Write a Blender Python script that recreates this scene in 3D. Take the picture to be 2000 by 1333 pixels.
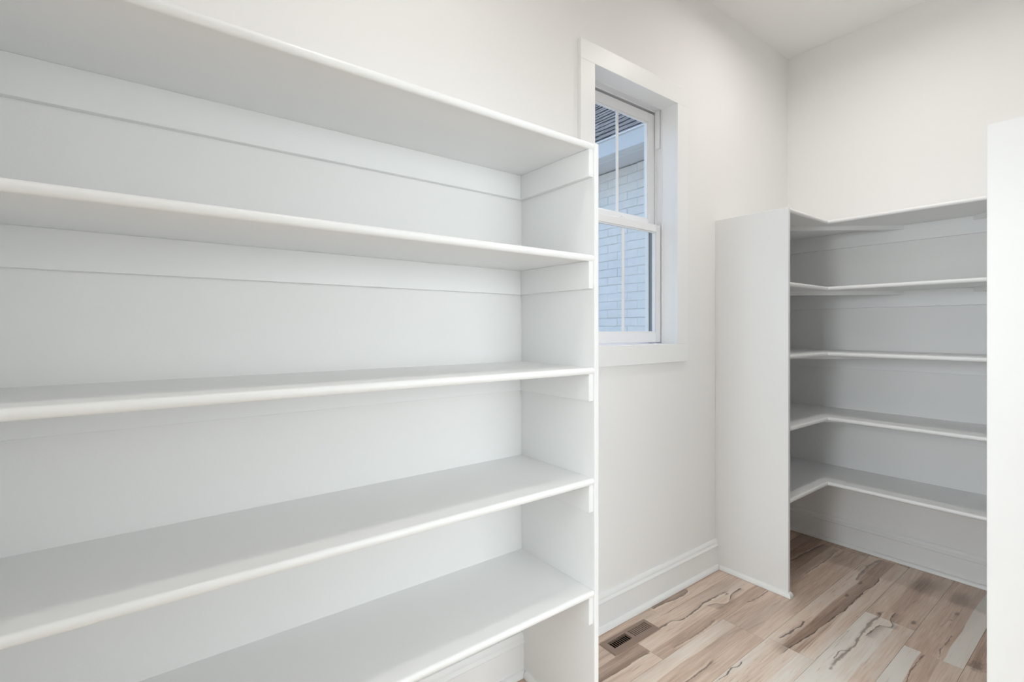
import bpy, bmesh, math, random
from mathutils import Vector
random.seed(7)
SC = bpy.context.scene
COL = SC.collection
for o in list(bpy.data.objects):
    bpy.data.objects.remove(o)

# ------------------------------------------------------------------ camera, world, lights, exposure
cam_d = bpy.data.cameras.new('camera')
cam = bpy.data.objects.new('camera', cam_d)
COL.objects.link(cam)
cam.location = (0, 0, 1.307)
cam.rotation_euler = (math.pi / 2, 0, math.radians(52.7703))
cam_d.sensor_width = 36
cam_d.lens = 950.985 / 2000 * 36
cam_d.shift_y = -(666.5 - 642.174) / 2000
cam_d.clip_start = 0.02
SC.camera = cam

world = bpy.data.worlds.new('sky')
SC.world = world
world.use_nodes = True
wn = world.node_tree.nodes
bg = wn['Background']
sky = wn.new('ShaderNodeTexSky')
sky.sky_type = 'NISHITA'
sky.sun_disc = False
sky.sun_elevation = math.radians(62)
sky.sun_rotation = math.radians(20)
sky.air_density = 1.0
sky.dust_density = 5.0
sky.ozone_density = 0.4
world.node_tree.links.new(sky.outputs[0], bg.inputs[0])
bg.inputs[1].default_value = 0.54

SC.view_settings.view_transform = 'Standard'
SC.view_settings.look = 'None'
SC.view_settings.gamma = 1
SC.view_settings.exposure = 0.12
SC.view_settings.use_curve_mapping = False
SC.cycles.use_denoising = True
SC.cycles.max_bounces = 9
SC.cycles.use_adaptive_sampling = True
SC.cycles.adaptive_threshold = 0.1
SC.cycles.adaptive_min_samples = 16
SC.cycles.diffuse_bounces = 6
SC.cycles.glossy_bounces = 4
SC.cycles.transparent_max_bounces = 8
SC.cycles.sample_clamp_indirect = 6

LAMP_POWER = (4.3, 5.6)
LAMP_SPREAD = 165
LAMP_COLOR = (1.0, 0.95, 0.905)
KITCHEN_FILL_COLOR = (0.845, 0.945, 1.0)
KITCHEN_FILLS = {  # area lights added as fill, no windows are built here
    'kitchen_back_fill': ((-0.60, -3.3, 1.75), (90, 0, 0), 1.5, 1.6, 106.0),
    'kitchen_side_fill': ((3.2, 0.95, 1.65), (90, 0, 88), 2.4, 1.7, 55.0),
    'kitchen_far_fill': ((2.3, 2.7, 1.6), (90, 0, 130), 1.8, 1.8, 27.0),
}

# added fill lights in the unseen kitchen, entering by back doorway and side opening
def kitchen_fill(name, loc, rot, sx, sy, power, color):
    kl = bpy.data.lights.new(name, 'AREA')
    kl.shape = 'RECTANGLE'
    kl.size, kl.size_y = sx, sy
    kl.energy = power
    kl.color = color
    klo = bpy.data.objects.new(name, kl)
    COL.objects.link(klo)
    klo.location = loc
    klo.rotation_euler = [math.radians(q) for q in rot]

for kn_, kp_ in KITCHEN_FILLS.items():
    if kp_[-1] > 0:
        kitchen_fill(kn_, *kp_[:-1], kp_[-1], KITCHEN_FILL_COLOR)

# ------------------------------------------------------------------ measured plan (metres, camera above the origin)
XW = -1.4507      # left wall face
YF = 3.376        # far wall face
XR = 0.088        # right wall face
YB = -0.36        # back wall face
ZC = 3.079        # ceiling
TOPS_L = [1.899, 1.542, 1.183, 0.829, 0.4715]
TOPS_R = [1.899, 1.536, 1.178, 0.824, 0.470]
XS = -1.0755      # front of the left shelves
YE = 1.148        # inner face of the left unit's end panel
YP = 2.502        # face of corner unit's end panel
XP = -1.0715      # front of corner unit's left leg
YI = 2.9805       # front of corner unit's far leg
XQ = -0.2915      # front of corner unit's right leg
YQ = 1.950        # face of the right leg's end panel
PT = 0.019        # panel thickness

# ------------------------------------------------------------------ materials
def mat(name, col, rough=0.5, spec=0.4, bump=None):
    m = bpy.data.materials.new(name)
    m.use_nodes = True
    nt = m.node_tree
    p = nt.nodes['Principled BSDF']
    p.inputs['Base Color'].default_value = (*col, 1)
    p.inputs['Roughness'].default_value = rough
    p.inputs['Specular IOR Level'].default_value = spec
    if bump:
        sc, st, dist = bump
        tc = nt.nodes.new('ShaderNodeTexCoord')
        n = nt.nodes.new('ShaderNodeTexNoise')
        n.inputs['Scale'].default_value = sc
        n.inputs['Detail'].default_value = 0.5
        b = nt.nodes.new('ShaderNodeBump')
        b.inputs['Strength'].default_value = st
        b.inputs['Distance'].default_value = dist
        nt.links.new(tc.outputs['Object'], n.inputs['Vector'])
        nt.links.new(n.outputs['Fac'], b.inputs['Height'])
        nt.links.new(b.outputs['Normal'], p.inputs['Normal'])
    return m

M_WALL = mat('wall_paint', (0.895, 0.89, 0.88), 0.75, 0.25, (220, 0.05, 0.002))
M_CEIL = mat('ceiling_paint', (0.90, 0.897, 0.887), 0.85, 0.2, (160, 0.06, 0.002))
M_TRIM = mat('trim_paint', (0.90, 0.905, 0.90), 0.38, 0.4, (90, 0.02, 0.001))
M_SHELF = mat('shelf_paint', (0.895, 0.90, 0.897), 0.42, 0.4, (140, 0.03, 0.001))
M_VINYL = mat('window_vinyl', (0.86, 0.86, 0.87), 0.30, 0.45, (60, 0.01, 0.001))
M_TRACK_SHADE = mat('track_shade_grey', (0.24, 0.225, 0.24), 0.5, 0.4, (60, 0.02, 0.001))  # shade of the outer window channel put into this grey
M_STEEL = mat('register_brown', (0.30, 0.215, 0.170), 0.42, 0.4, (400, 0.05, 0.0005))
M_DUCT = mat('duct_black', (0.008, 0.008, 0.009), 0.9, 0.1, (80, 0.02, 0.001))
M_SUB = mat('subfloor', (0.25, 0.18, 0.13), 0.9, 0.1, (30, 0.05, 0.002))
M_KFLOOR = mat('kitchen_floor', (0.45, 0.34, 0.26), 0.4, 0.35, (30, 0.05, 0.002))
M_FASCIA = mat('exterior_white', (0.70, 0.72, 0.74), 0.5, 0.35, (25, 0.08, 0.003))
M_GUT = mat('gutter_white', (0.60, 0.625, 0.64), 0.3, 0.45, (25, 0.03, 0.002))
M_SOFF = mat('soffit_paint', (0.62, 0.63, 0.65), 0.7, 0.25, (20, 0.1, 0.003))
M_LAMPRING = mat('lamp_trim', (0.82, 0.82, 0.81), 0.4, 0.4, (50, 0.01, 0.001))

def noise_mix(m, c1, c2, scale, vec=(1, 1, 1), detail=4):
    nt = m.node_tree
    p = nt.nodes['Principled BSDF']
    tc = nt.nodes.new('ShaderNodeTexCoord')
    mp = nt.nodes.new('ShaderNodeMapping')
    mp.inputs['Scale'].default_value = vec
    n = nt.nodes.new('ShaderNodeTexNoise')
    n.inputs['Scale'].default_value = scale
    n.inputs['Detail'].default_value = detail
    oi = nt.nodes.new('ShaderNodeObjectInfo')
    add = nt.nodes.new('ShaderNodeVectorMath')
    mul = nt.nodes.new('ShaderNodeMath')
    mul.operation = 'MULTIPLY'
    mul.inputs[1].default_value = 37
    r = nt.nodes.new('ShaderNodeValToRGB')
    r.color_ramp.elements[0].position = 0.3
    r.color_ramp.elements[1].position = 0.7
    r.color_ramp.elements[0].color = (*c1, 1)
    r.color_ramp.elements[1].color = (*c2, 1)
    L = nt.links.new
    L(tc.outputs['Object'], mp.inputs['Vector'])
    L(oi.outputs['Random'], mul.inputs[0])
    L(mp.outputs[0], add.inputs[0])
    L(mul.outputs[0], add.inputs[1])
    L(add.outputs[0], n.inputs['Vector'])
    L(n.outputs['Fac'], r.inputs['Fac'])
    L(r.outputs['Color'], p.inputs['Base Color'])
    return m

M_BRICK = noise_mix(mat('painted_brick', (0.7, 0.72, 0.73), 0.7, 0.3, (45, 0.35, 0.006)), (0.76, 0.77, 0.77), (0.83, 0.835, 0.83), 14)
M_MORTAR = noise_mix(mat('painted_mortar', (0.6, 0.62, 0.64), 0.85, 0.2, (60, 0.4, 0.006)), (0.72, 0.73, 0.74), (0.79, 0.80, 0.80), 20)
M_SHINGLE = noise_mix(mat('slate_shingle', (0.1, 0.11, 0.13), 0.85, 0.3, (300, 0.6, 0.003)), (0.040, 0.047, 0.060), (0.110, 0.122, 0.145), 5)
M_DECK = mat('roof_underlay', (0.02, 0.022, 0.026), 0.9, 0.1, (30, 0.1, 0.002))
M_GROUND = noise_mix(mat('bounce_ground', (0.5, 0.5, 0.48), 0.9, 0.1, (20, 0.5, 0.01)), (0.33, 0.33, 0.31), (0.42, 0.41, 0.39), 3)  # unseen ground kept pale so it bounces light onto the bricks

m = bpy.data.materials.new('window_glass')
m.use_nodes = True
nt = m.node_tree
nt.nodes.remove(nt.nodes['Principled BSDF'])
tr = nt.nodes.new('ShaderNodeBsdfTransparent')
tr.inputs['Color'].default_value = (0.925, 0.97, 0.97, 1)
gl = nt.nodes.new('ShaderNodeBsdfGlossy')
gl.inputs['Roughness'].default_value = 0.02
mx = nt.nodes.new('ShaderNodeMixShader')
mx.inputs[0].default_value = 0.04
nt.links.new(tr.outputs[0], mx.inputs[1])
nt.links.new(gl.outputs[0], mx.inputs[2])
nt.links.new(mx.outputs[0], nt.nodes['Material Output'].inputs['Surface'])
M_GLASS = m

m = bpy.data.materials.new('lamp_lens')
m.use_nodes = True
nt = m.node_tree
nt.nodes.remove(nt.nodes['Principled BSDF'])
em = nt.nodes.new('ShaderNodeEmission')
em.inputs['Color'].default_value = (*LAMP_COLOR, 1)
em.inputs['Strength'].default_value = 1.0
nt.links.new(em.outputs[0], nt.nodes['Material Output'].inputs['Surface'])
M_LENS = m
LENS_EM = em

VEINS = [
    ([(-1.300, 1.737), (-1.301, 1.795), (-1.300, 1.869), (-1.278, 1.936), (-1.282, 2.049), (-1.291, 2.149), (-1.283, 2.263), (-1.278, 2.34)], 0.007, 0.75, -0.020, 0.35),
    ([(-1.27, 2.114), (-1.255, 2.174), (-1.226, 2.215), (-1.241, 2.273), (-1.256, 2.338), (-1.256, 2.408)], 0.005, 0.75, 0.03, 0.45),
    ([(-1.409, 1.885), (-1.405, 1.971), (-1.391, 2.083), (-1.395, 2.14), (-1.412, 2.18)], 0.004, 0.7, -0.05, 0.75),
    ([(-1.173, 2.297), (-1.160, 2.369), (-1.160, 2.487)], 0.006, 0.6),
    ([(-1.188, 1.72), (-1.178, 1.92), (-1.190, 2.06)], 0.006, 0.35, -0.03, 0.3),
    ([(-0.977, 1.688), (-0.974, 1.75), (-0.981, 1.804), (-0.970, 1.842), (-0.975, 1.878)], 0.004, 0.85),
    ([(-0.948, 2.137), (-0.943, 2.195), (-0.940, 2.264), (-0.934, 2.318), (-0.94, 2.36)], 0.009, 0.8, -0.02, 0.3),
    ([(-1.24, 1.30), (-1.234, 1.443), (-1.230, 1.553), (-1.228, 1.637)], 0.003, 0.55, -0.045, 0.5),
    ([(-0.905, 2.02), (-0.901, 2.105), (-0.892, 2.193), (-0.879, 2.33), (-0.876, 2.435), (-0.867, 2.649), (-0.868, 2.874), (-0.856, 2.983), (-0.884, 3.107)], 0.0045, 0.85, -0.07, 0.55),
    ([(-0.751, 2.111), (-0.751, 2.218), (-0.744, 2.299), (-0.754, 2.468), (-0.756, 2.593), (-0.752, 2.658), (-0.751, 2.737)], 0.011, 0.6, -0.018, 0.3, (0.16, 0.125, 0.105)),
    ([(-0.738, 2.44), (-0.726, 2.582), (-0.692, 2.612), (-0.71, 2.668), (-0.718, 2.765)], 0.005, 0.75, 0.035, 0.45),
    ([(-1.116, 2.80), (-1.117, 2.974), (-1.112, 3.09), (-1.12, 3.183), (-1.121, 3.295)], 0.004, 0.7, -0.04, 0.3),
    ([(-1.232, 2.90), (-1.222, 3.086), (-1.205, 3.30)], 0.012, 0.7, 0.05, 0.5),
    ([(-0.514, 2.514), (-0.520, 2.619), (-0.515, 2.75)], 0.005, 0.6),
    ([(-0.549, 2.20), (-0.559, 2.402), (-0.555, 2.50)], 0.004, 0.7),
    ([(-0.764, 2.178), (-0.768, 2.24), (-0.737, 2.29)], 0.006, 0.7),
    ([(-1.06, 1.30), (-1.045, 1.55), (-1.042, 1.70), (-1.05, 1.80)], 0.006, 0.6, 0.03, 0.3),
    ([(-0.93, 2.94), (-0.948, 3.15), (-0.93, 3.33)], 0.012, 0.45, 0.05, 0.4),
]
KNOTS = ((-0.640, 2.731, 0.013, 0.8), (-0.410, 2.576, 0.030, 0.6), (-0.560, 3.136, 0.06, 0.45), (-0.706, 3.161, 0.07, 0.45), (-0.907, 2.935, 0.013, 0.7), (-0.909, 2.747, 0.010, 0.7), (-1.227, 2.164, 0.022, 0.5), (-1.268, 2.290, 0.009, 0.8), (-1.256, 2.378, 0.008, 0.8), (-0.54, 2.97, 0.012, 0.6), (-0.750, 2.11, 0.010, 0.8), (-0.757, 2.69, 0.012, 0.7))

def floor_material(veins, knots):
    m = bpy.data.materials.new('maple_plank')
    m.use_nodes = True
    nt = m.node_tree
    N, L = nt.nodes, nt.links.new
    p = N['Principled BSDF']

    def nd(t, **k):
        n = N.new(t)
        for a, b in k.items():
            setattr(n, a, b)
        return n

    def math_(op, a, b=None, c=None, clamp=False):
        n = nd('ShaderNodeMath', operation=op, use_clamp=clamp)
        for i, v in enumerate((a, b, c)):
            if v is None:
                continue
            if isinstance(v, (int, float)):
                n.inputs[i].default_value = v
            else:
                L(v, n.inputs[i])
        return n.outputs[0]

    def mixc(f, a, b):
        n = nd('ShaderNodeMix', data_type='RGBA')
        if isinstance(f, (int, float)):
            n.inputs[0].default_value = f
        else:
            L(f, n.inputs[0])
        for i, v in ((6, a), (7, b)):
            if isinstance(v, tuple):
                n.inputs[i].default_value = (*v, 1)
            else:
                L(v, n.inputs[i])
        return n.outputs[2]

    def smooth(v, a, b, x=0.0, y=1.0):
        n = nd('ShaderNodeMapRange', interpolation_type='SMOOTHSTEP')
        L(v, n.inputs[0])
        for i, q in enumerate((a, b, x, y)):
            n.inputs[i + 1].default_value = q
        return n.outputs[0]

    tc = nd('ShaderNodeTexCoord')
    oi = nd('ShaderNodeObjectInfo')
    sep = nd('ShaderNodeSeparateXYZ')
    L(tc.outputs['Object'], sep.inputs[0])
    X, Y = sep.outputs[0], sep.outputs[1]
    rnd = oi.outputs['Random']

    def noise(sx, sy, detail=4, rough=0.55, dist=0.0, off=0.0):
        c = nd('ShaderNodeCombineXYZ')
        L(math_('MULTIPLY', X, sx), c.inputs[0])
        L(math_('MULTIPLY', Y, sy), c.inputs[1])
        L(math_('MULTIPLY_ADD', rnd, 40.0, off), c.inputs[2])
        n = nd('ShaderNodeTexNoise')
        n.inputs['Scale'].default_value = 1
        n.inputs['Detail'].default_value = detail
        n.inputs['Roughness'].default_value = rough
        n.inputs['Distortion'].default_value = dist
        L(c.outputs[0], n.inputs['Vector'])
        return n.outputs['Fac']

    # three printed strips per plank, their tones kept in the object colour
    wob = math_('MULTIPLY', math_('SUBTRACT', noise(4, 2.2, 2), 0.5), 0.035)
    u = math_('FRACT', math_('DIVIDE', math_('ADD', math_('ADD', X, 1.5347), wob), 0.1827))
    u0 = math_('FRACT', math_('DIVIDE', math_('ADD', X, 1.5347), 0.1827))
    near = smooth(math_('ABSOLUTE', math_('SUBTRACT', u0, 0.5)), 0.40, 0.30)
    um = nd('ShaderNodeMix', data_type='FLOAT')
    L(near, um.inputs[0]); L(u0, um.inputs[2]); L(u, um.inputs[3])
    u = um.outputs[0]
    sc3 = nd('ShaderNodeSeparateColor')
    L(oi.outputs['Color'], sc3.inputs[0])
    s1 = smooth(u, 0.32, 0.345)
    s2 = smooth(u, 0.655, 0.68)
    t = math_('ADD', math_('MULTIPLY', sc3.outputs[0], math_('SUBTRACT', 1.0, s1)),
              math_('ADD', math_('MULTIPLY', sc3.outputs[1], math_('SUBTRACT', s1, s2)), math_('MULTIPLY', sc3.outputs[2], s2)))
    blot = math_('SUBTRACT', noise(11, 2.0, 3, 0.5, 0.6, 3), 0.5)
    fine = math_('SUBTRACT', noise(150, 5.5, 3, 0.65, 0.2, 9), 0.5)
    mid = math_('SUBTRACT', noise(45, 2.6, 3, 0.6, 0.8, 21), 0.5)
    t = math_('ADD', t, math_('MULTIPLY_ADD', blot, 0.55, 0.02))
    t = math_('ADD', t, math_('MULTIPLY', fine, 0.46))
    t = math_('ADD', t, math_('MULTIPLY', mid, 0.42))
    ramp = nd('ShaderNodeValToRGB')
    cr = ramp.color_ramp
    stops = [(0.0, (0.190, 0.118, 0.086)), (0.25, (0.360, 0.248, 0.188)), (0.5, (0.605, 0.450, 0.355)),
             (0.72, (0.770, 0.622, 0.515)), (1.0, (0.850, 0.800, 0.735))]
    cr.elements[0].position, cr.elements[0].color = stops[0][0], (*stops[0][1], 1)
    cr.elements[1].position, cr.elements[1].color = stops[-1][0], (*stops[-1][1], 1)
    for q, c in stops[1:-1]:
        e = cr.elements.new(q)
        e.color = (*c, 1)
    L(t, ramp.inputs[0])
    col = ramp.outputs[0]
    # grey-brown cast drifting over the boards
    col = mixc(smooth(noise(7, 1.3, 2, 0.5, 0, 55), 0.50, 0.72, 0, 0.35), col, (0.46, 0.405, 0.36))

    # short dark grain dashes, dense in places
    dash = math_('MULTIPLY', smooth(noise(230, 9, 2, 0.55, 0.1, 14), 0.60, 0.72), smooth(noise(14, 3.0, 2, 0.5, 0, 62), 0.46, 0.66))
    col = mixc(math_('MULTIPLY', dash, 0.5), col, (0.20, 0.135, 0.105))
    # thin wandering mineral lines
    r1 = math_('ABSOLUTE', math_('SUBTRACT', noise(15, 0.9, 2, 0.6, 0.5, 71), 0.5))
    msk = smooth(noise(8, 1.8, 1, 0.5, 0, 90), 0.54, 0.66)
    line = math_('MULTIPLY', smooth(r1, 0.014, 0.0), msk)
    col = mixc(math_('MULTIPLY', line, 0.45), col, (0.135, 0.090, 0.068))

    # the long cracks and figure lines of the printed grain, each a curve x(y)
    wx = math_('MULTIPLY', math_('SUBTRACT', noise(16, 11, 3, 0.6, 0, 5), 0.5), 0.022)
    xw = math_('ADD', X, wx)

    wv = math_('MAXIMUM', math_('MULTIPLY_ADD', noise(26, 15, 3, 0.6, 0, 33), 3.6, -1.15), 0.16)
    kn = math_('MULTIPLY', math_('SUBTRACT', noise(90, 40, 3, 0.6, 0, 12), 0.5), 1.2)

    def vein(pts, w, dark, side=0.0, sdark=0.0, colr=(0.095, 0.062, 0.048)):
        nonlocal col
        pts = sorted(pts, key=lambda q: q[1])
        y0, y1 = pts[0][1], pts[-1][1]
        x0, x1 = min(q[0] for q in pts) - 0.01, max(q[0] for q in pts) + 0.01
        tt = math_('DIVIDE', math_('SUBTRACT', Y, y0), y1 - y0)
        fc = nd('ShaderNodeFloatCurve')
        c = fc.mapping.curves[0]
        n = [((q[1] - y0) / (y1 - y0), (q[0] - x0) / (x1 - x0)) for q in pts]
        c.points[0].location = n[0]
        c.points[1].location = n[-1]
        for q in n[1:-1]:
            c.points.new(*q)
        for q in c.points:
            q.handle_type = 'AUTO_CLAMPED'
        fc.mapping.update()
        L(tt, fc.inputs['Value'])
        xc = math_('MULTIPLY_ADD', fc.outputs[0], x1 - x0, x0)
        d = math_('SUBTRACT', xw, xc)
        inside = math_('MULTIPLY', smooth(tt, 0.0, 0.07), smooth(tt, 1.0, 0.93))
        if side:
            ds = math_('MULTIPLY', d, 1.0 if side > 0 else -1.0)
            g = math_('MULTIPLY', smooth(ds, abs(side), 0.0), smooth(ds, -0.004, 0.0))
            g = math_('MULTIPLY', math_('MULTIPLY', g, inside), sdark)
            col = mixc(g, col, (0.235, 0.165, 0.128))
            dn = math_('MULTIPLY', ds, -1.0)
            h = math_('MULTIPLY', math_('MULTIPLY', smooth(dn, 0.022, 0.003), smooth(dn, -0.001, 0.003)), math_('MULTIPLY', inside, 0.40))
            col = mixc(h, col, (0.86, 0.76, 0.66))
        k = math_('MULTIPLY', math_('MULTIPLY', smooth(math_('DIVIDE', math_('ABSOLUTE', d), wv), w, w * 0.25), inside), dark)
        col = mixc(k, col, colr)

    for v_ in veins:
        vein(*v_)

    # knots
    def knot(x, y, r, dark):
        nonlocal col
        dx = math_('DIVIDE', math_('SUBTRACT', xw, x), r)
        dy = math_('DIVIDE', math_('SUBTRACT', Y, y), r * 2.4)
        d = math_('SQRT', math_('ADD', math_('MULTIPLY', dx, dx), math_('MULTIPLY', dy, dy)))
        wig = math_('ADD', d, kn) if r < 0.04 else d
        col = mixc(math_('MULTIPLY', smooth(wig, 1.0, 0.1), dark), col, (0.13, 0.088, 0.068))

    for k in knots:
        knot(*k)
    L(col, p.inputs['Base Color'])
    p.inputs['Roughness'].default_value = 0.36
    p.inputs['Specular IOR Level'].default_value = 0.35
    b = nd('ShaderNodeBump')
    b.inputs['Strength'].default_value = 0.12
    b.inputs['Distance'].default_value = 0.0015
    L(fine, b.inputs['Height'])
    L(b.outputs[0], p.inputs['Normal'])
    return m

FLOOR_MATS = {}

def plank_material(x0, x1, y0, y1):
    vs = tuple(i for i, v in enumerate(VEINS) if max(q[0] for q in v[0]) + 0.08 > x0 and min(q[0] for q in v[0]) - 0.08 < x1
               and max(q[1] for q in v[0]) > y0 and min(q[1] for q in v[0]) < y1)
    ks = tuple(i for i, k in enumerate(KNOTS) if k[0] + 2 * k[2] > x0 and k[0] - 2 * k[2] < x1 and k[1] + 4 * k[2] > y0 and k[1] - 4 * k[2] < y1)
    if (vs, ks) not in FLOOR_MATS:
        FLOOR_MATS[vs, ks] = floor_material([VEINS[i] for i in vs], [KNOTS[i] for i in ks])
    return FLOOR_MATS[vs, ks]

# ------------------------------------------------------------------ mesh helpers
def new_obj(name, bm, material, parent=None, smooth=False):
    bmesh.ops.recalc_face_normals(bm, faces=bm.faces[:])
    me = bpy.data.meshes.new(name)
    bm.to_mesh(me)
    bm.free()
    me.materials.append(material)
    if smooth:
        for f in me.polygons:
            f.use_smooth = True
    o = bpy.data.objects.new(name, me)
    COL.objects.link(o)
    if parent is not None:
        o.parent = parent
    return o

def add_box(bm, x0, x1, y0, y1, z0, z1, bev=0.0, seg=1):
    vs = [bm.verts.new(c) for c in ((x0, y0, z0), (x1, y0, z0), (x1, y1, z0), (x0, y1, z0),
                                    (x0, y0, z1), (x1, y0, z1), (x1, y1, z1), (x0, y1, z1))]
    fs = [bm.faces.new([vs[i] for i in f]) for f in ((0, 3, 2, 1), (4, 5, 6, 7), (0, 1, 5, 4), (1, 2, 6, 5), (2, 3, 7, 6), (3, 0, 4, 7))]
    if bev:
        es = set(e for f in fs for e in f.edges)
        bmesh.ops.bevel(bm, geom=list(es), offset=bev, segments=seg, affect='EDGES', profile=0.5)

def box(name, x0, x1, y0, y1, z0, z1, material, parent=None, bev=0.0, seg=1):
    bm = bmesh.new()
    add_box(bm, min(x0, x1), max(x0, x1), min(y0, y1), max(y0, y1), min(z0, z1), max(z0, z1), bev, seg)
    return new_obj(name, bm, material, parent)

def prism(bm, pts, z0, z1):
    a = [bm.verts.new((x, y, z0)) for x, y in pts]
    b = [bm.verts.new((x, y, z1)) for x, y in pts]
    bm.faces.new(a[::-1])
    bm.faces.new(b)
    n = len(pts)
    for i in range(n):
        bm.faces.new((a[i], a[(i + 1) % n], b[(i + 1) % n], b[i]))

def sweep(bm, prof, path, side):
    """profile (d, z) carried along a plan polyline with mitred corners; d is measured along the left normal * side"""
    n = len(path)
    rings = []
    for i, (x, y) in enumerate(path):
        def nrm(a, b):
            dx, dy = b[0] - a[0], b[1] - a[1]
            l = math.hypot(dx, dy)
            return (-dy / l * side, dx / l * side)
        ns = []
        if i > 0:
            ns.append(nrm(path[i - 1], path[i]))
        if i < n - 1:
            ns.append(nrm(path[i], path[i + 1]))
        if len(ns) == 2:
            mx, my = ns[0][0] + ns[1][0], ns[0][1] + ns[1][1]
            l2 = (mx * mx + my * my) / 2
            ox, oy = mx / l2, my / l2
        else:
            ox, oy = ns[0]
        rings.append([bm.verts.new((x + ox * d, y + oy * d, z)) for d, z in prof])
    k = len(prof)
    for i in range(n - 1):
        for j in range(k):
            bm.faces.new((rings[i][j], rings[i][(j + 1) % k], rings[i + 1][(j + 1) % k], rings[i + 1][j]))
    bm.faces.new(rings[0][::-1])
    bm.faces.new(rings[-1])

def shade_auto(o, ang=35):
    me = o.data
    for f in me.polygons:
        f.use_smooth = True
    bm = bmesh.new()
    bm.from_mesh(me)
    for e in bm.edges:
        if len(e.link_faces) == 2 and e.calc_face_angle(0) > math.radians(ang):
            e.smooth = False
    bm.to_mesh(me)
    bm.free()

def empty(name, loc=(0, 0, 0)):
    o = bpy.data.objects.new(name, None)
    o.empty_display_size = 0.1
    o.location = loc
    COL.objects.link(o)
    return o

def tag(o, label=None, cat=None, kind=None, group=None):
    if label:
        o['label'] = label
    if cat:
        o['category'] = cat
    if kind:
        o['kind'] = kind
    if group:
        o['group'] = group
    return o

def under(o, root):
    """parent o to root, whose transform is a pure translation, keeping world place"""
    o.parent = root
    o.location = Vector(o.location) - Vector(root.location)
    return o

def struct(o, label, cat):
    return tag(o, label, cat, 'structure')

# ------------------------------------------------------------------ the room
T = 0.17
bm = bmesh.new()
HY0, HY1, HZ0, HZ1 = 1.512, 2.147, 1.211, 2.452     # window rough opening
add_box(bm, XW - T, XW, YB - 0.12, HY0, -0.012, ZC)
add_box(bm, XW - T, XW, HY1, YF + T, -0.012, ZC)
add_box(bm, XW - T, XW, HY0, HY1, -0.012, HZ0)
add_box(bm, XW - T, XW, HY0, HY1, HZ1, ZC)
struct(new_obj('wall_left', bm, M_WALL), 'warm white painted wall with the window, behind the long shelves', 'wall')
struct(box('wall_far', XW, XR, YF, YF + T, -0.012, ZC, M_WALL), 'warm white far wall above and behind the corner shelves', 'wall')
bm = bmesh.new()
DX0, DX1, DZ = -0.91, -0.22, 2.06  # unseen doorway, its width set to steer the fill light
add_box(bm, XW, DX0, YB - 0.12, YB, -0.012, ZC)
add_box(bm, DX1, XR, YB - 0.12, YB, -0.012, ZC)
add_box(bm, DX0, DX1, YB - 0.12, YB, DZ, ZC)
struct(new_obj('wall_back', bm, M_WALL), 'warm white back wall with the pantry doorway', 'wall')
DY0, DY1, DZ = 0.50, 1.86, 2.06  # unseen opening, placed and sized to let the side fill in
bm = bmesh.new()
add_box(bm, XR, XR + 0.12, YB - 0.12, DY0, -0.012, ZC)
add_box(bm, XR, XR + 0.12, DY1, YF + T, -0.012, ZC)
add_box(bm, XR, XR + 0.12, DY0, DY1, DZ, ZC)
struct(new_obj('wall_right', bm, M_WALL), 'warm white right wall with the wide cased opening added for the kitchen fill', 'wall')
struct(box('ceiling', XW - T, XR + 0.12, YB - 0.12, YF + T, ZC, ZC + 0.12, M_CEIL), 'smooth white painted pantry ceiling', 'ceiling')

# cased opening on the pantry side
dr = empty('door_1', (XR, (DY0 + DY1) / 2, 0))
struct(dr, 'unseen white cased opening added to let kitchen fill light in', 'doorway')
under(box('door_jamb', XR, XR + 0.12, DY0, DY0 + 0.018, 0, DZ, M_TRIM), dr)
under(box('door_jamb', XR, XR + 0.12, DY1 - 0.018, DY1, 0, DZ, M_TRIM), dr)
under(box('door_jamb', XR, XR + 0.12, DY0 + 0.018, DY1 - 0.018, DZ - 0.018, DZ, M_TRIM), dr)
under(box('door_casing', XR - 0.016, XR, DY0 - 0.085, DY0, 0, DZ, M_TRIM, bev=0.002), dr)
under(box('door_casing', XR - 0.016, XR, DY1, DY1 + 0.07, 0, DZ, M_TRIM, bev=0.002), dr)
under(box('door_casing', XR - 0.016, XR, DY0 - 0.085, DY1 + 0.07, DZ, DZ + 0.085, M_TRIM, bev=0.002), dr)

dr = empty('door_2', ((DX0 + DX1) / 2, YB, 0))
struct(dr, 'white cased doorway in the back wall of the pantry', 'doorway')
under(box('door_jamb', DX0, DX0 + 0.018, YB - 0.12, YB, 0, DZ, M_TRIM), dr)
under(box('door_jamb', DX1 - 0.018, DX1, YB - 0.12, YB, 0, DZ, M_TRIM), dr)
under(box('door_jamb', DX0 + 0.018, DX1 - 0.018, YB - 0.12, YB, DZ - 0.018, DZ, M_TRIM), dr)
under(box('door_casing', DX0 - 0.055, DX0, YB, YB + 0.016, 0, DZ, M_TRIM, bev=0.002), dr)
under(box('door_casing', DX1, DX1 + 0.085, YB, YB + 0.016, 0, DZ, M_TRIM, bev=0.002), dr)
under(box('door_casing', DX0 - 0.055, DX1 + 0.085, YB, YB + 0.016, DZ, DZ + 0.085, M_TRIM, bev=0.002), dr)

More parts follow.
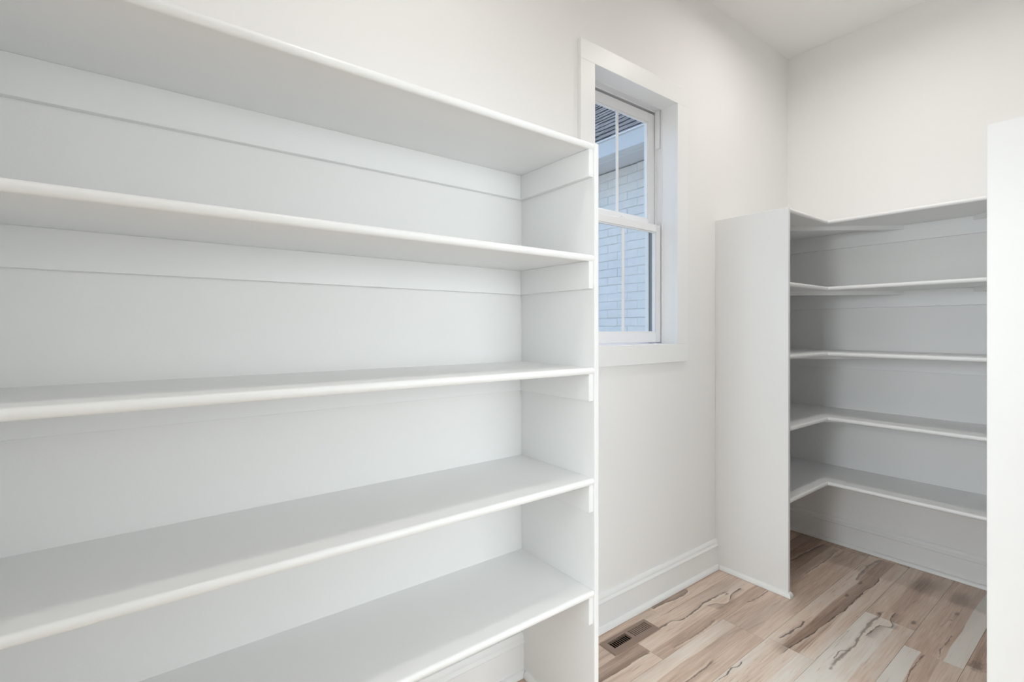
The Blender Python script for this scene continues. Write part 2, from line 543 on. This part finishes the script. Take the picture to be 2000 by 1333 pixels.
# kitchen shell beyond the opening
K0, K1, KX0, KY0, KY1 = XR + 0.12, 3.6, -2.6, -3.6, YF + T
struct(box('floor_kitchen', K0, K1, KY0, KY1, -0.06, 0, M_KFLOOR), 'kitchen floor beside the pantry', 'floor')
struct(box('floor_kitchen', KX0, K0, KY0, YB - 0.12, -0.06, 0, M_KFLOOR), 'kitchen floor behind the pantry back doorway', 'floor')
struct(box('wall_kitchen', K1, K1 + 0.1, KY0 - 0.1, KY1, -0.06, ZC, M_WALL), 'white kitchen wall opposite the side opening', 'wall')
struct(box('ceiling_kitchen', K0, K1, KY0, KY1, ZC, ZC + 0.1, M_CEIL), 'white kitchen ceiling beside the pantry', 'ceiling')
struct(box('ceiling_kitchen', KX0, K0, KY0, YB - 0.12, ZC, ZC + 0.1, M_CEIL), 'white kitchen ceiling behind the pantry back doorway', 'ceiling')
struct(box('wall_kitchen_back', KX0 - 0.1, K1, KY0 - 0.1, KY0, -0.06, ZC, M_WALL), 'white kitchen wall opposite the back doorway', 'wall')
struct(box('wall_kitchen_far', K0, K1 + 0.1, KY1, KY1 + 0.1, -0.06, ZC, M_WALL), 'white kitchen end wall beyond the corner shelves', 'wall')
struct(box('wall_kitchen_left', KX0 - 0.1, KX0, KY0, YB, -0.06, ZC, M_WALL), 'white kitchen wall on the outdoor side', 'wall')
struct(box('wall_kitchen_near', KX0, XW - T, YB - 0.12, YB, -0.06, ZC, M_WALL), 'white kitchen wall beside the pantry on the outdoor side', 'wall')

# ------------------------------------------------------------------ floor of planks
fl = box('floor', XW - T, XR + 0.12, YB - 0.12, YF + T, -0.06, -0.012, M_SUB)
struct(fl, 'pale maple look plank floor with dark knots and grain lines', 'floor')
PW = 0.1827
EDGE0 = -1.5347
VX0, VX1, VY0, VY1 = -1.371, -1.320, 1.524, 1.782     # opening cut for the floor register
g = 0.0005
TONES = {  # column: list of (y0, y1, three strip tones)
    0: [(-0.56, 0.66), (0.66, 1.88, .5, .5, .62), (1.88, 3.10, .5, .5, .66), (3.10, 4.3, .4, .4, .4)],
    1: [(-0.80, 0.418), (0.418, 1.638, .62, .30, .70), (1.638, 2.858, .62, .70, .46), (2.858, 4.1, .30, .22, .34)],
    2: [(-0.35, 0.86), (0.86, 2.08, .80, .48, .60), (2.08, 3.30, .56, .52, .58), (3.30, 4.5, .4, .4, .4)],
    3: [(-0.33, 0.885), (0.885, 2.105, .80, .70, .88), (2.105, 3.325, .74, .40, .74), (3.325, 4.5, .5, .5, .5)],
    4: [(-1.0, 0.22), (0.22, 1.44), (1.44, 2.66, .96, .92, .72), (2.66, 3.88, .64, .50, .55)],
    5: [(-1.15, 0.065), (0.065, 1.285), (1.285, 2.505, 1.15, .56, .74), (2.505, 3.725, .52, .54, 1.05)],
    6: [(-0.6, 0.62), (0.62, 1.84), (1.84, 2.55, .6, .55, .6), (2.55, 3.9, .42, .5, .5)],
    7: [(-0.9, 0.30), (0.30, 1.52), (1.52, 2.74), (2.74, 3.96)],
    8: [(-0.5, 0.72), (0.72, 1.94), (1.94, 3.16), (3.16, 4.4)],
}
for c, rows in TONES.items():
    for row in rows:
        x0, x1 = EDGE0 + c * PW + g, EDGE0 + (c + 1) * PW - g
        x0, x1 = max(x0, XW + 0.001), min(x1, XR - 0.001)
        y0, y1 = max(row[0] + g, YB + 0.001), min(row[1] - g, YF - 0.001)
        if x1 - x0 < 0.01 or y1 - y0 < 0.01:
            continue
        tones = row[2:] if len(row) > 2 else [random.uniform(.4, .8) for _ in range(3)]
        pts = [(x0, y0), (x1, y0), (x1, y1), (x0, y1)]
        if x0 < VX1 and x1 > VX0 and y0 < VY1 and y1 > VY0:
            if c == 0:
                pts = [(x0, y0), (x1, y0), (x1, VY0), (VX0, VY0), (VX0, VY1), (x1, VY1), (x1, y1), (x0, y1)]
            elif y0 < VY0:
                pts = [(x0, y0), (x1, y0), (x1, y1), (VX1, y1), (VX1, VY0), (x0, VY0)]
            else:
                pts = [(VX1, y0), (x1, y0), (x1, y1), (x0, y1), (x0, VY1), (VX1, VY1)]
        bm = bmesh.new()
        prism(bm, pts, -0.012, random.uniform(-0.0003, 0.0))
        o = new_obj('plank', bm, plank_material(x0, x1, y0, y1), fl)
        o.color = (*tones, 1)

# ------------------------------------------------------------------ baseboards with shoe moulding
BASE = [(0, 0.001), (0.014, 0.001), (0.014, 0.117), (0.0185, 0.121), (0.0195, 0.126), (0.0165, 0.131), (0.0125, 0.136),
        (0.0135, 0.142), (0.0115, 0.150), (0.006, 0.157), (0, 0.157)]
SHOE = [(0, 0.001)] + [(0.0155 * math.cos(a), 0.001 + 0.0215 * math.sin(a)) for a in [math.radians(q) for q in (0, 12, 30, 48, 66, 84, 90)]]

def baseboard(name, path, side, label):
    bm = bmesh.new()
    sweep(bm, BASE, path, side)
    b = new_obj(name, bm, M_TRIM)
    shade_auto(b, 28)
    struct(b, label, 'baseboard')
    return b

def shoe(path, side, parent, off=0.0):
    bm = bmesh.new()
    sweep(bm, [(d + off, z) for d, z in SHOE], path, side)
    s = new_obj('shoe_moulding', bm, M_TRIM)
    shade_auto(s, 40)
    s.parent = parent
    return s

b = baseboard('baseboard_left', [(XW, YE + PT), (XW, YP)], -1, 'white profiled baseboard under the window beside the floor register')
shoe([(XW, YE + PT), (XW, YP)], -1, b, 0.014)
b = baseboard('baseboard_left', [(XW, YB), (XW, YE)], -1, 'white profiled baseboard under the lowest long shelf')
shoe([(XW, YB), (XW, YE)], -1, b, 0.014)
b = baseboard('baseboard_far', [(XW, YP + PT), (XW, YF), (XR, YF), (XR, YQ + PT)], -1, 'white profiled baseboard wrapping the wall under the corner shelves')
shoe([(XW, YP + PT), (XW, YF), (XR, YF), (XR, YQ + PT)], -1, b, 0.014)

# ------------------------------------------------------------------ shelving
def nosing_prof(top):
    h, dpt = 0.0215, 0.0125
    pr = [(0, top - h), ]
    for q in range(-90, 91, 15):
        a = math.radians(q)
        pr.append((dpt * 0.30 + dpt * 0.70 * math.cos(a), top - h / 2 + h / 2 * math.sin(a)))
    pr.append((0, top))
    return pr

ST = 0.019
CH = 0.0890
CT = 0.0185

su = empty('shelving_unit', ((XW + XS) / 2, (YB + YE) / 2, 0))
tag(su, 'long white five-shelf built-in shelving unit filling the left wall beside the window', 'shelving')
bmp = bmesh.new()
# end panel scribed around the baseboard
add_box(bmp, XW, XS - 0.0005, YE, YE + PT, 0.0, TOPS_L[0], 0.0012)
under(new_obj('end_panel', bmp, M_SHELF), su)
for z in TOPS_L:
    sh = under(box('shelf', XW, XS - 0.0125, YB, YE, z - ST, z, M_SHELF), su)
    bm = bmesh.new()
    sweep(bm, nosing_prof(z), [(XS - 0.0125, YB), (XS - 0.0125, YE - 0.0008)], -1)
    no = new_obj('nosing', bm, M_TRIM)
    shade_auto(no, 50)
    no.parent = sh
    no.matrix_parent_inverse.identity()
    no.location = -Vector(sh.location) - Vector(su.location)
    zb = z - ST
    under(box('back_cleat', XW, XW + CT, YB, YE, zb - CH, zb, M_SHELF, bev=0.001), su)
    under(box('side_cleat', XW + CT, XS - 0.006, YE - CT, YE, zb - CH, zb, M_SHELF, bev=0.0015), su)
    under(box('side_cleat', XW + CT, XS - 0.006, YB, YB + CT, zb - CH, zb, M_SHELF, bev=0.0015), su)
s = shoe([(XW + 0.0295, YE), (XS - 0.002, YE)], -1, None)
under(s, su)
s = shoe([(XW + 0.0295, YE + PT), (XS - 0.002, YE + PT)], 1, None)
under(s, su)

cu = empty('corner_shelving_unit', ((XP + XQ) / 2, YF - 0.2, 0))
tag(cu, 'white wraparound five-shelf corner unit across the far wall with diagonal braces', 'shelving')
under(box('end_panel', XW, XP, YP, YP + PT, 0, TOPS_R[0], M_SHELF, bev=0.0012), cu)
under(box('end_panel', XQ, XR, YQ, YQ + PT, 0, TOPS_R[0], M_SHELF, bev=0.002, seg=2), cu)
ND = 0.0125
for i, z in enumerate(TOPS_R):
    bm = bmesh.new()
    prism(bm, [(XW, YP + PT), (XP - ND, YP + PT), (XP - ND, YI + ND), (XQ + ND, YI + ND), (XQ + ND, YQ + PT), (XR, YQ + PT), (XR, YF), (XW, YF)], z - ST, z)
    sh = under(new_obj('shelf', bm, M_SHELF), cu)
    bm = bmesh.new()
    sweep(bm, nosing_prof(z), [(XP - ND, YP + PT), (XP - ND, YI + ND), (XQ + ND, YI + ND), (XQ + ND, YQ + PT)], -1)
    no = new_obj('nosing', bm, M_TRIM)
    shade_auto(no, 50)
    no.parent = sh
    no.location = -Vector(sh.location) - Vector(cu.location)
    zb = z - ST
    under(box('wall_cleat', XW, XW + CT, YP + PT, YF, zb - CH, zb, M_SHELF, bev=0.001), cu)
    under(box('wall_cleat', XW + CT, XR - CT, YF - CT, YF, zb - CH, zb, M_SHELF, bev=0.001), cu)
    under(box('wall_cleat', XR - CT, XR, YQ + PT, YF, zb - CH, zb, M_SHELF, bev=0.001), cu)
    under(box('side_cleat', XW + CT, XP - 0.012, YP + PT, YP + PT + CT, zb - CH, zb, M_SHELF, bev=0.001), cu)
    under(box('side_cleat', XQ + 0.012, XR - CT, YQ + PT, YQ + PT + CT, zb - CH, zb, M_SHELF, bev=0.001), cu)
    # diagonal corner braces
    for sgn in (1, -1):
        if sgn > 0:
            a, b2 = (XW + CT, YF - CT - 0.60 * 1.12), (XW + CT + 0.60, YF - CT)
        else:
            a, b2 = (XR - CT, YF - CT - 0.60 * 1.12), (XR - CT - 0.62, YF - CT)
        w = 0.034
        bm = bmesh.new()
        if sgn > 0:
            pts = [a, b2, (b2[0] - w * 1.35, b2[1]), (a[0], a[1] + w * 1.5)]
        else:
            pts = [a, (a[0], a[1] + w * 1.5), (b2[0] + w * 1.35, b2[1]), b2]
        prism(bm, pts, zb - 0.0225, zb)
        under(new_obj('corner_brace', bm, M_SHELF), cu)
s = shoe([(XW + 0.0295, YP), (XP, YP), (XP, YP + PT)], -1, None)
under(s, cu)
s = shoe([(XR, YQ), (XQ, YQ), (XQ, YQ + PT)], 1, None)
under(s, cu)

# ------------------------------------------------------------------ window
wi = empty('window_1', (XW, 1.83, 1.23))
struct(wi, 'white double-hung window with two panes in each sash', 'window')
WY0, WY1, WZ0, WZ1 = 1.533, 2.127, 1.231, 2.432
CW = 0.086
xc0, xc1 = XW, XW + 0.018
cs = [('casing', WY0 - CW, WY1 + CW, WZ1, WZ1 + CW), ('casing', WY0 - CW, WY1 + CW, WZ0 - CW - 0.004, WZ0),
      ('casing', WY0 - CW, WY0, WZ0, WZ1), ('casing', WY1, WY1 + CW, WZ0, WZ1)]
for n, y0, y1, z0, z1 in cs:
    under(box(n, xc0, xc1, y0, y1, z0, z1, M_TRIM, bev=0.0016, seg=2), wi)
JX0, JX1 = -1.524, XW
jy0, jy1, jz0, jz1 = WY0 - 0.003, WY1 + 0.003, WZ0 - 0.003, WZ1 + 0.003
bm = bmesh.new()
add_box(bm, JX0, JX1, jy0 - 0.017, jy0, jz0 - 0.015, jz1 + 0.016)
add_box(bm, JX0, JX1, jy1, jy1 + 0.016, jz0 - 0.015, jz1 + 0.016)
add_box(bm, JX0, JX1, jy0, jy1, jz1, jz1 + 0.016)
add_box(bm, JX0, JX1, jy0, jy1, jz0 - 0.015, jz0)
under(new_obj('jamb', bm, M_TRIM), wi)

def ring(bm, x0, x1, y0, y1, z0, z1, wy, wzb, wzt, bev=0.0):
    add_box(bm, x0, x1, y0, y0 + wy, z0, z1, bev)
    add_box(bm, x0, x1, y1 - wy, y1, z0, z1, bev)
    add_box(bm, x0, x1, y0 + wy, y1 - wy, z0, z0 + wzb, bev)
    add_box(bm, x0, x1, y0 + wy, y1 - wy, z1 - wzt, z1, bev)

fy0, fy1, fz0, fz1 = jy0 - 0.014, jy1 + 0.014, jz0 - 0.012, jz1 + 0.014
bm = bmesh.new()
ring(bm, -1.530, JX0, fy0, fy1, fz0, fz1, 0.018, 0.016, 0.018, 0.001)     # inner stop
ring(bm, -1.622, -1.530, fy0, fy1, fz0, fz1, 0.0135, 0.012, 0.014)         # sash channel
ring(bm, -1.566, -1.562, fy0, fy1, fz0, fz1, 0.022, 0.014, 0.022)          # parting stop
ring(bm, -1.622, -1.600, fy0, fy1, fz0, fz1, 0.030, 0.03, 0.034, 0.001)    # outer stop
under(new_obj('frame', bm, M_VINYL), wi)
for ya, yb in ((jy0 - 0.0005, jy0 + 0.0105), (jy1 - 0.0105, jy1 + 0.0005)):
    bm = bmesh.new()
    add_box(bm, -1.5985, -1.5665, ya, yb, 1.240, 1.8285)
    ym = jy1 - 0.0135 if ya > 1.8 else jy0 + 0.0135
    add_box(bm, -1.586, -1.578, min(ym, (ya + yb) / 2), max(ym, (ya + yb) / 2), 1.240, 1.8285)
    under(new_obj('shaded_outer_track', bm, M_TRACK_SHADE), wi)
bm = bmesh.new()
add_box(bm, -1.562, -1.538, jy1 - 0.012, jy1 - 0.0008, 2.235, jz1 - 0.001, 0.001)
under(new_obj('channel_cover', bm, M_VINYL), wi)

def sash(name, xf, xb, y0, y1, z0, z1, st, rb, rt, mun_y):
    e = empty(name, (xf - wi.location.x, 1.83 - wi.location.y, z0 - wi.location.z))
    e.parent = wi
    base = Vector((xf, 1.83, z0))

    def put(o):
        o.parent = e
        o.location = Vector(o.location) - base
        return o
    put(box('stile', xb, xf, y0, y0 + st, z0, z1, M_VINYL, bev=0.0015))
    put(box('stile', xb, xf, y1 - st, y1, z0, z1, M_VINYL, bev=0.0015))
    put(box('rail', xb, xf, y0 + st, y1 - st, z0, z0 + rb, M_VINYL, bev=0.0015))
    put(box('rail', xb, xf, y0 + st, y1 - st, z1 - rt, z1, M_VINYL, bev=0.0015))
    xm = (xf + xb) / 2
    gy0, gy1, gz0, gz1 = y0 + st, y1 - st, z0 + rb, z1 - rt
    bm = bmesh.new()
    ring(bm, xm - 0.004, xf - 0.0045, gy0, gy1, gz0, gz1, 0.006, 0.006, 0.006, 0.001)
    put(new_obj('glazing_bead', bm, M_VINYL))
    put(box('muntin', xm - 0.0035, xm + 0.0035, mun_y - 0.008, mun_y + 0.008, gz0 + 0.006, gz1 - 0.006, M_VINYL, bev=0.001))
    for a, b in ((gy0 + 0.002, mun_y - 0.008), (mun_y + 0.008, gy1 - 0.002)):
        put(box('pane', xm - 0.0015, xm + 0.0015, a, b, gz0 + 0.002, gz1 - 0.002, M_GLASS))
    return e, put

lo, put_lo = sash('lower_sash', -1.533, -1.560, jy0 + 0.003, jy1 - 0.003, 1.2375, 1.8365, 0.0385, 0.050, 0.036, 1.846)
up, put_up = sash('upper_sash', -1.568, -1.597, jy0 + 0.002, jy1 - 0.002, 1.829, 2.418, 0.056, 0.040, 0.047, 1.846)
bm = bmesh.new()
add_box(bm, -1.556, -1.538, 1.842 - 0.024, 1.842 + 0.024, 1.8365, 1.8425, 0.002)
add_box(bm, -1.552, -1.542, 1.842 - 0.006, 1.842 + 0.016, 1.8425, 1.850, 0.002)
put_lo(new_obj('sash_lock', bm, M_VINYL))

# ------------------------------------------------------------------ floor register
fx0, fx1, fy0_, fy1_ = -1.3855, -1.2945, 1.502, 1.7955
rg = empty('floor_register', ((fx0 + fx1) / 2, (fy0_ + fy1_) / 2, 0))
tag(rg, 'brown steel floor register vent with two rows of slots by the baseboard', 'vent')
ox0, ox1 = -1.3665, -1.3245
groups = ((1.5310, 1.6435), (1.6590, 1.7735))
bm = bmesh.new()
zt, zb0 = 0.0042, 0.0002
# faceplate: bevelled outer rim with two openings
def plate(bm):
    inn = 0.0045
    outer_b = [(fx0, fy0_), (fx1, fy0_), (fx1, fy1_), (fx0, fy1_)]
    xs = [fx0 + inn, ox0, ox1, fx1 - inn]
    ys = [fy0_ + inn, groups[0][0], groups[0][1], groups[1][0], groups[1][1], fy1_ - inn]
    V = {}
    for i, x in enumerate(xs):
        for j, y in enumerate(ys):
            V[i, j] = bm.verts.new((x, y, zt))
    for i in range(3):
        for j in range(5):
            if i == 1 and j in (1, 3):
                continue
            bm.faces.new((V[i, j], V[i + 1, j], V[i + 1, j + 1], V[i, j + 1]))
    loop = [V[i, 0] for i in range(4)] + [V[3, j] for j in range(1, 6)] + [V[i, 5] for i in (2, 1, 0)] + [V[0, j] for j in (4, 3, 2, 1)]
    low = []
    for v in loop:
        x = fx0 if v.co.x <= xs[0] + 1e-6 else fx1 if v.co.x >= xs[3] - 1e-6 else v.co.x
        y = fy0_ if v.co.y <= ys[0] + 1e-6 else fy1_ if v.co.y >= ys[5] - 1e-6 else v.co.y
        low.append(bm.verts.new((x, y, zb0)))
    n = len(loop)
    for k in range(n):
        bm.faces.new((loop[k], loop[(k + 1) % n], low[(k + 1) % n], low[k]))
    for j in (1, 3):
        q = [V[1, j], V[2, j], V[2, j + 1], V[1, j + 1]]
        d = [bm.verts.new((v.co.x, v.co.y, -0.004)) for v in q]
        for k in range(4):
            bm.faces.new((q[k], d[k], d[(k + 1) % 4], q[(k + 1) % 4]))
plate(bm)
under(new_obj('faceplate', bm, M_STEEL), rg)
under(box('duct', VX0 + 0.001, VX1 - 0.001, VY0 + 0.001, VY1 - 0.001, -0.0118, -0.0105, M_DUCT), rg)
lm = None
for gi, (a, b) in enumerate(groups):
    n = 10
    for k in range(n):
        yc = a + (k + 0.5) * (b - a) / n
        ang = math.radians(-34 if gi == 0 else -8)
        if lm is None:
            bm = bmesh.new()
            add_box(bm, (ox0 - ox1) / 2, (ox1 - ox0) / 2, -0.0045, 0.0045, -0.0006, 0.0006)
            o = new_obj('louver', bm, M_STEEL)
            lm = o.data
        else:
            o = bpy.data.objects.new('louver', lm)
            COL.objects.link(o)
        o.location = ((ox0 + ox1) / 2, yc, 0.0008)
        o.rotation_euler = (ang, 0, 0)
        under(o, rg)

# ------------------------------------------------------------------ recessed ceiling lights
area_lens = math.pi * 0.072 ** 2
LENS_MATS = []
for lp_ in LAMP_POWER:
    mm = M_LENS.copy()
    mm.node_tree.nodes['Emission'].inputs['Strength'].default_value = 2.0
    LENS_MATS.append(mm)
def disc(bm, r0, r1, z0, z1, n=40):
    a = [bm.verts.new((r0 * math.cos(t), r0 * math.sin(t), z0)) for t in [2 * math.pi * k / n for k in range(n)]]
    b = [bm.verts.new((r1 * math.cos(t), r1 * math.sin(t), z1)) for t in [2 * math.pi * k / n for k in range(n)]]
    for k in range(n):
        bm.faces.new((a[k], a[(k + 1) % n], b[(k + 1) % n], b[k]))
    return a, b
for (x, y), lab in (((-0.73, 0.58), 'round recessed ceiling light above the long shelves'), ((-0.73, 2.46), 'round recessed ceiling light in front of the corner shelves')):
    r = empty('recessed_light', (x, y, ZC))
    tag(r, lab, 'ceiling light', None, 'recessed pantry ceiling lights')
    bm = bmesh.new()
    disc(bm, 0.092, 0.090, -0.0003, -0.005)
    disc(bm, 0.090, 0.074, -0.005, -0.0075)
    disc(bm, 0.074, 0.072, -0.0075, -0.0045)
    bmesh.ops.remove_doubles(bm, verts=bm.verts[:], dist=1e-5)
    o = new_obj('trim_ring', bm, M_LAMPRING, r, True)
    bm = bmesh.new()
    a, _ = disc(bm, 0.0719, 0.0719, -0.0055, -0.001)
    bm.faces.new(a)
    o = new_obj('lens', bm, LENS_MATS.pop(0), r)
    ld = bpy.data.lights.new('downlight', 'AREA')
    ld.shape = 'DISK'
    ld.size = 0.144
    ld.spread = math.radians(LAMP_SPREAD)
    ld.energy = LAMP_POWER[0] if y < 1.5 else LAMP_POWER[1]
    ld.color = LAMP_COLOR
    lo_b = bpy.data.objects.new('downlight', ld)
    COL.objects.link(lo_b)
    lo_b.parent = r
    lo_b.location = (0, 0, -0.009)

# ------------------------------------------------------------------ outside: neighbouring wing seen through the window
struct(box('ground', -9, XW - T, -5, 9, -0.75, -0.65, M_GROUND), 'unseen ground outside the pantry window, made pale to bounce light', 'ground')
hw = empty('house_wing', (-2.8, 3.1, -0.65))
tag(hw, 'white painted brick house wing with gutter and dark shingle roof outside the window', 'building')
YBK = 3.10
wl = under(box('wall', -5.2, XW - T - 0.002, YBK + 0.007, YBK + 0.16, -0.65, 2.612, M_MORTAR), hw)
BL, BH, CRS = 0.2034, 0.0632, 0.0677
bm = bmesh.new()
add_box(bm, -BL / 2, BL / 2, 0, 0.03, -BH / 2, BH / 2, 0.0055, 3)
pro = None
base_off = Vector(hw.location) + Vector(wl.location)
ztop = 2.612 - CRS / 2
rows = 24
for r_ in range(rows):
    z = ztop - r_ * CRS
    off = 0.1015 if r_ % 2 else 0.0
    for k in range(11):
        x = -1.74 - off - k * 0.203
        if pro is None:
            pro = new_obj('brick', bm, M_BRICK)
            o = pro
        else:
            o = bpy.data.objects.new('brick', pro.data)
            COL.objects.link(o)
        o.parent = wl
        o.location = Vector((x + random.uniform(-.0015, .0015), YBK + random.uniform(-0.003, 0.0015), z + random.uniform(-.002, .002))) - base_off
        o.rotation_euler = (random.uniform(-.01, .01), random.uniform(-.012, .012), random.uniform(-.006, .006))
        o.scale = (random.uniform(.99, 1.008), 1, random.uniform(.97, 1.04))
YG = 2.755
under(box('soffit', -5.2, XW - T - 0.002, YG + 0.10, YBK + 0.16, 2.618, 2.634, M_SOFF), hw)
under(box('fascia', -5.2, XW - T - 0.002, YG + 0.095, YG + 0.115, 2.60, 2.735, M_FASCIA), hw)
bm = bmesh.new()
GP = [(0.095, 2.598), (0.012, 2.598), (0.007, 2.601), (0.007, 2.606), (0.013, 2.610), (0.004, 2.706), (-0.006, 2.709), (-0.008, 2.716), (-0.004, 2.722), (0.008, 2.722), (0.010, 2.712),
      (0.016, 2.616), (0.092, 2.606)]
sweep(bm, GP, [(-5.2, YG), (XW - T - 0.002, YG)], 1)
gt = new_obj('gutter', bm, M_GUT)
shade_auto(gt, 40)
under(gt, hw)
# roof deck and shingles
PIT = math.atan2(10, 12)
cp, sp = math.cos(PIT), math.sin(PIT)
y0r, z0r = YG + 0.075, 2.722
NR = 15
EXP = 0.143
dl = EXP * (NR + 0.5)
bm = bmesh.new()
q = [(y0r + 0.03, z0r - 0.02), (y0r + 0.03 + dl * cp, z0r - 0.02 + dl * sp), (y0r + 0.06 + dl * cp, z0r - 0.06 + dl * sp), (y0r + 0.06, z0r - 0.055)]
a = [bm.verts.new((-5.0, y, z)) for y, z in q]
b = [bm.verts.new((XW - T - 0.01, y, z)) for y, z in q]
bm.faces.new(a); bm.faces.new(b[::-1])
for k in range(4):
    bm.faces.new((a[k], a[(k + 1) % 4], b[(k + 1) % 4], b[k]))
rf = under(new_obj('roof', bm, M_DECK), hw)
roff = Vector(hw.location) + Vector(rf.location)
SW, SL = 0.305, 0.20
bm = bmesh.new()
vs0 = [(-SW / 2 + .004, 0, 0), (SW / 2 - .004, 0, 0), (SW / 2 - .004, SL * cp, SL * sp), (-SW / 2 + .004, SL * cp, SL * sp)]
nv = Vector((0, -sp, cp))
lo_ = [bm.verts.new(v) for v in vs0]
th = [0.013, 0.013, 0.003, 0.003]
hi_ = [bm.verts.new(Vector(v) + nv * t_) for v, t_ in zip(vs0, th)]
bm.faces.new(lo_[::-1]); bm.faces.new(hi_)
for k in range(4):
    bm.faces.new((lo_[k], lo_[(k + 1) % 4], hi_[(k + 1) % 4], hi_[k]))
pro = None
for r_ in range(NR):
    for k in range(9):
        x = -1.80 - k * SW - ((r_ * 0.37) % 1.0) * SW
        d = r_ * EXP + random.choice((0, 0, 0.018, -0.012)) * (r_ > 0)
        if pro is None:
            pro = new_obj('shingle', bm, M_SHINGLE)
            o = pro
        else:
            o = bpy.data.objects.new('shingle', pro.data)
            COL.objects.link(o)
        o.parent = rf
        lift = 0.002 + random.uniform(0, .006)
        o.location = Vector((x, y0r + d * cp - sp * lift, z0r + d * sp + cp * lift + 0.004)) - roff
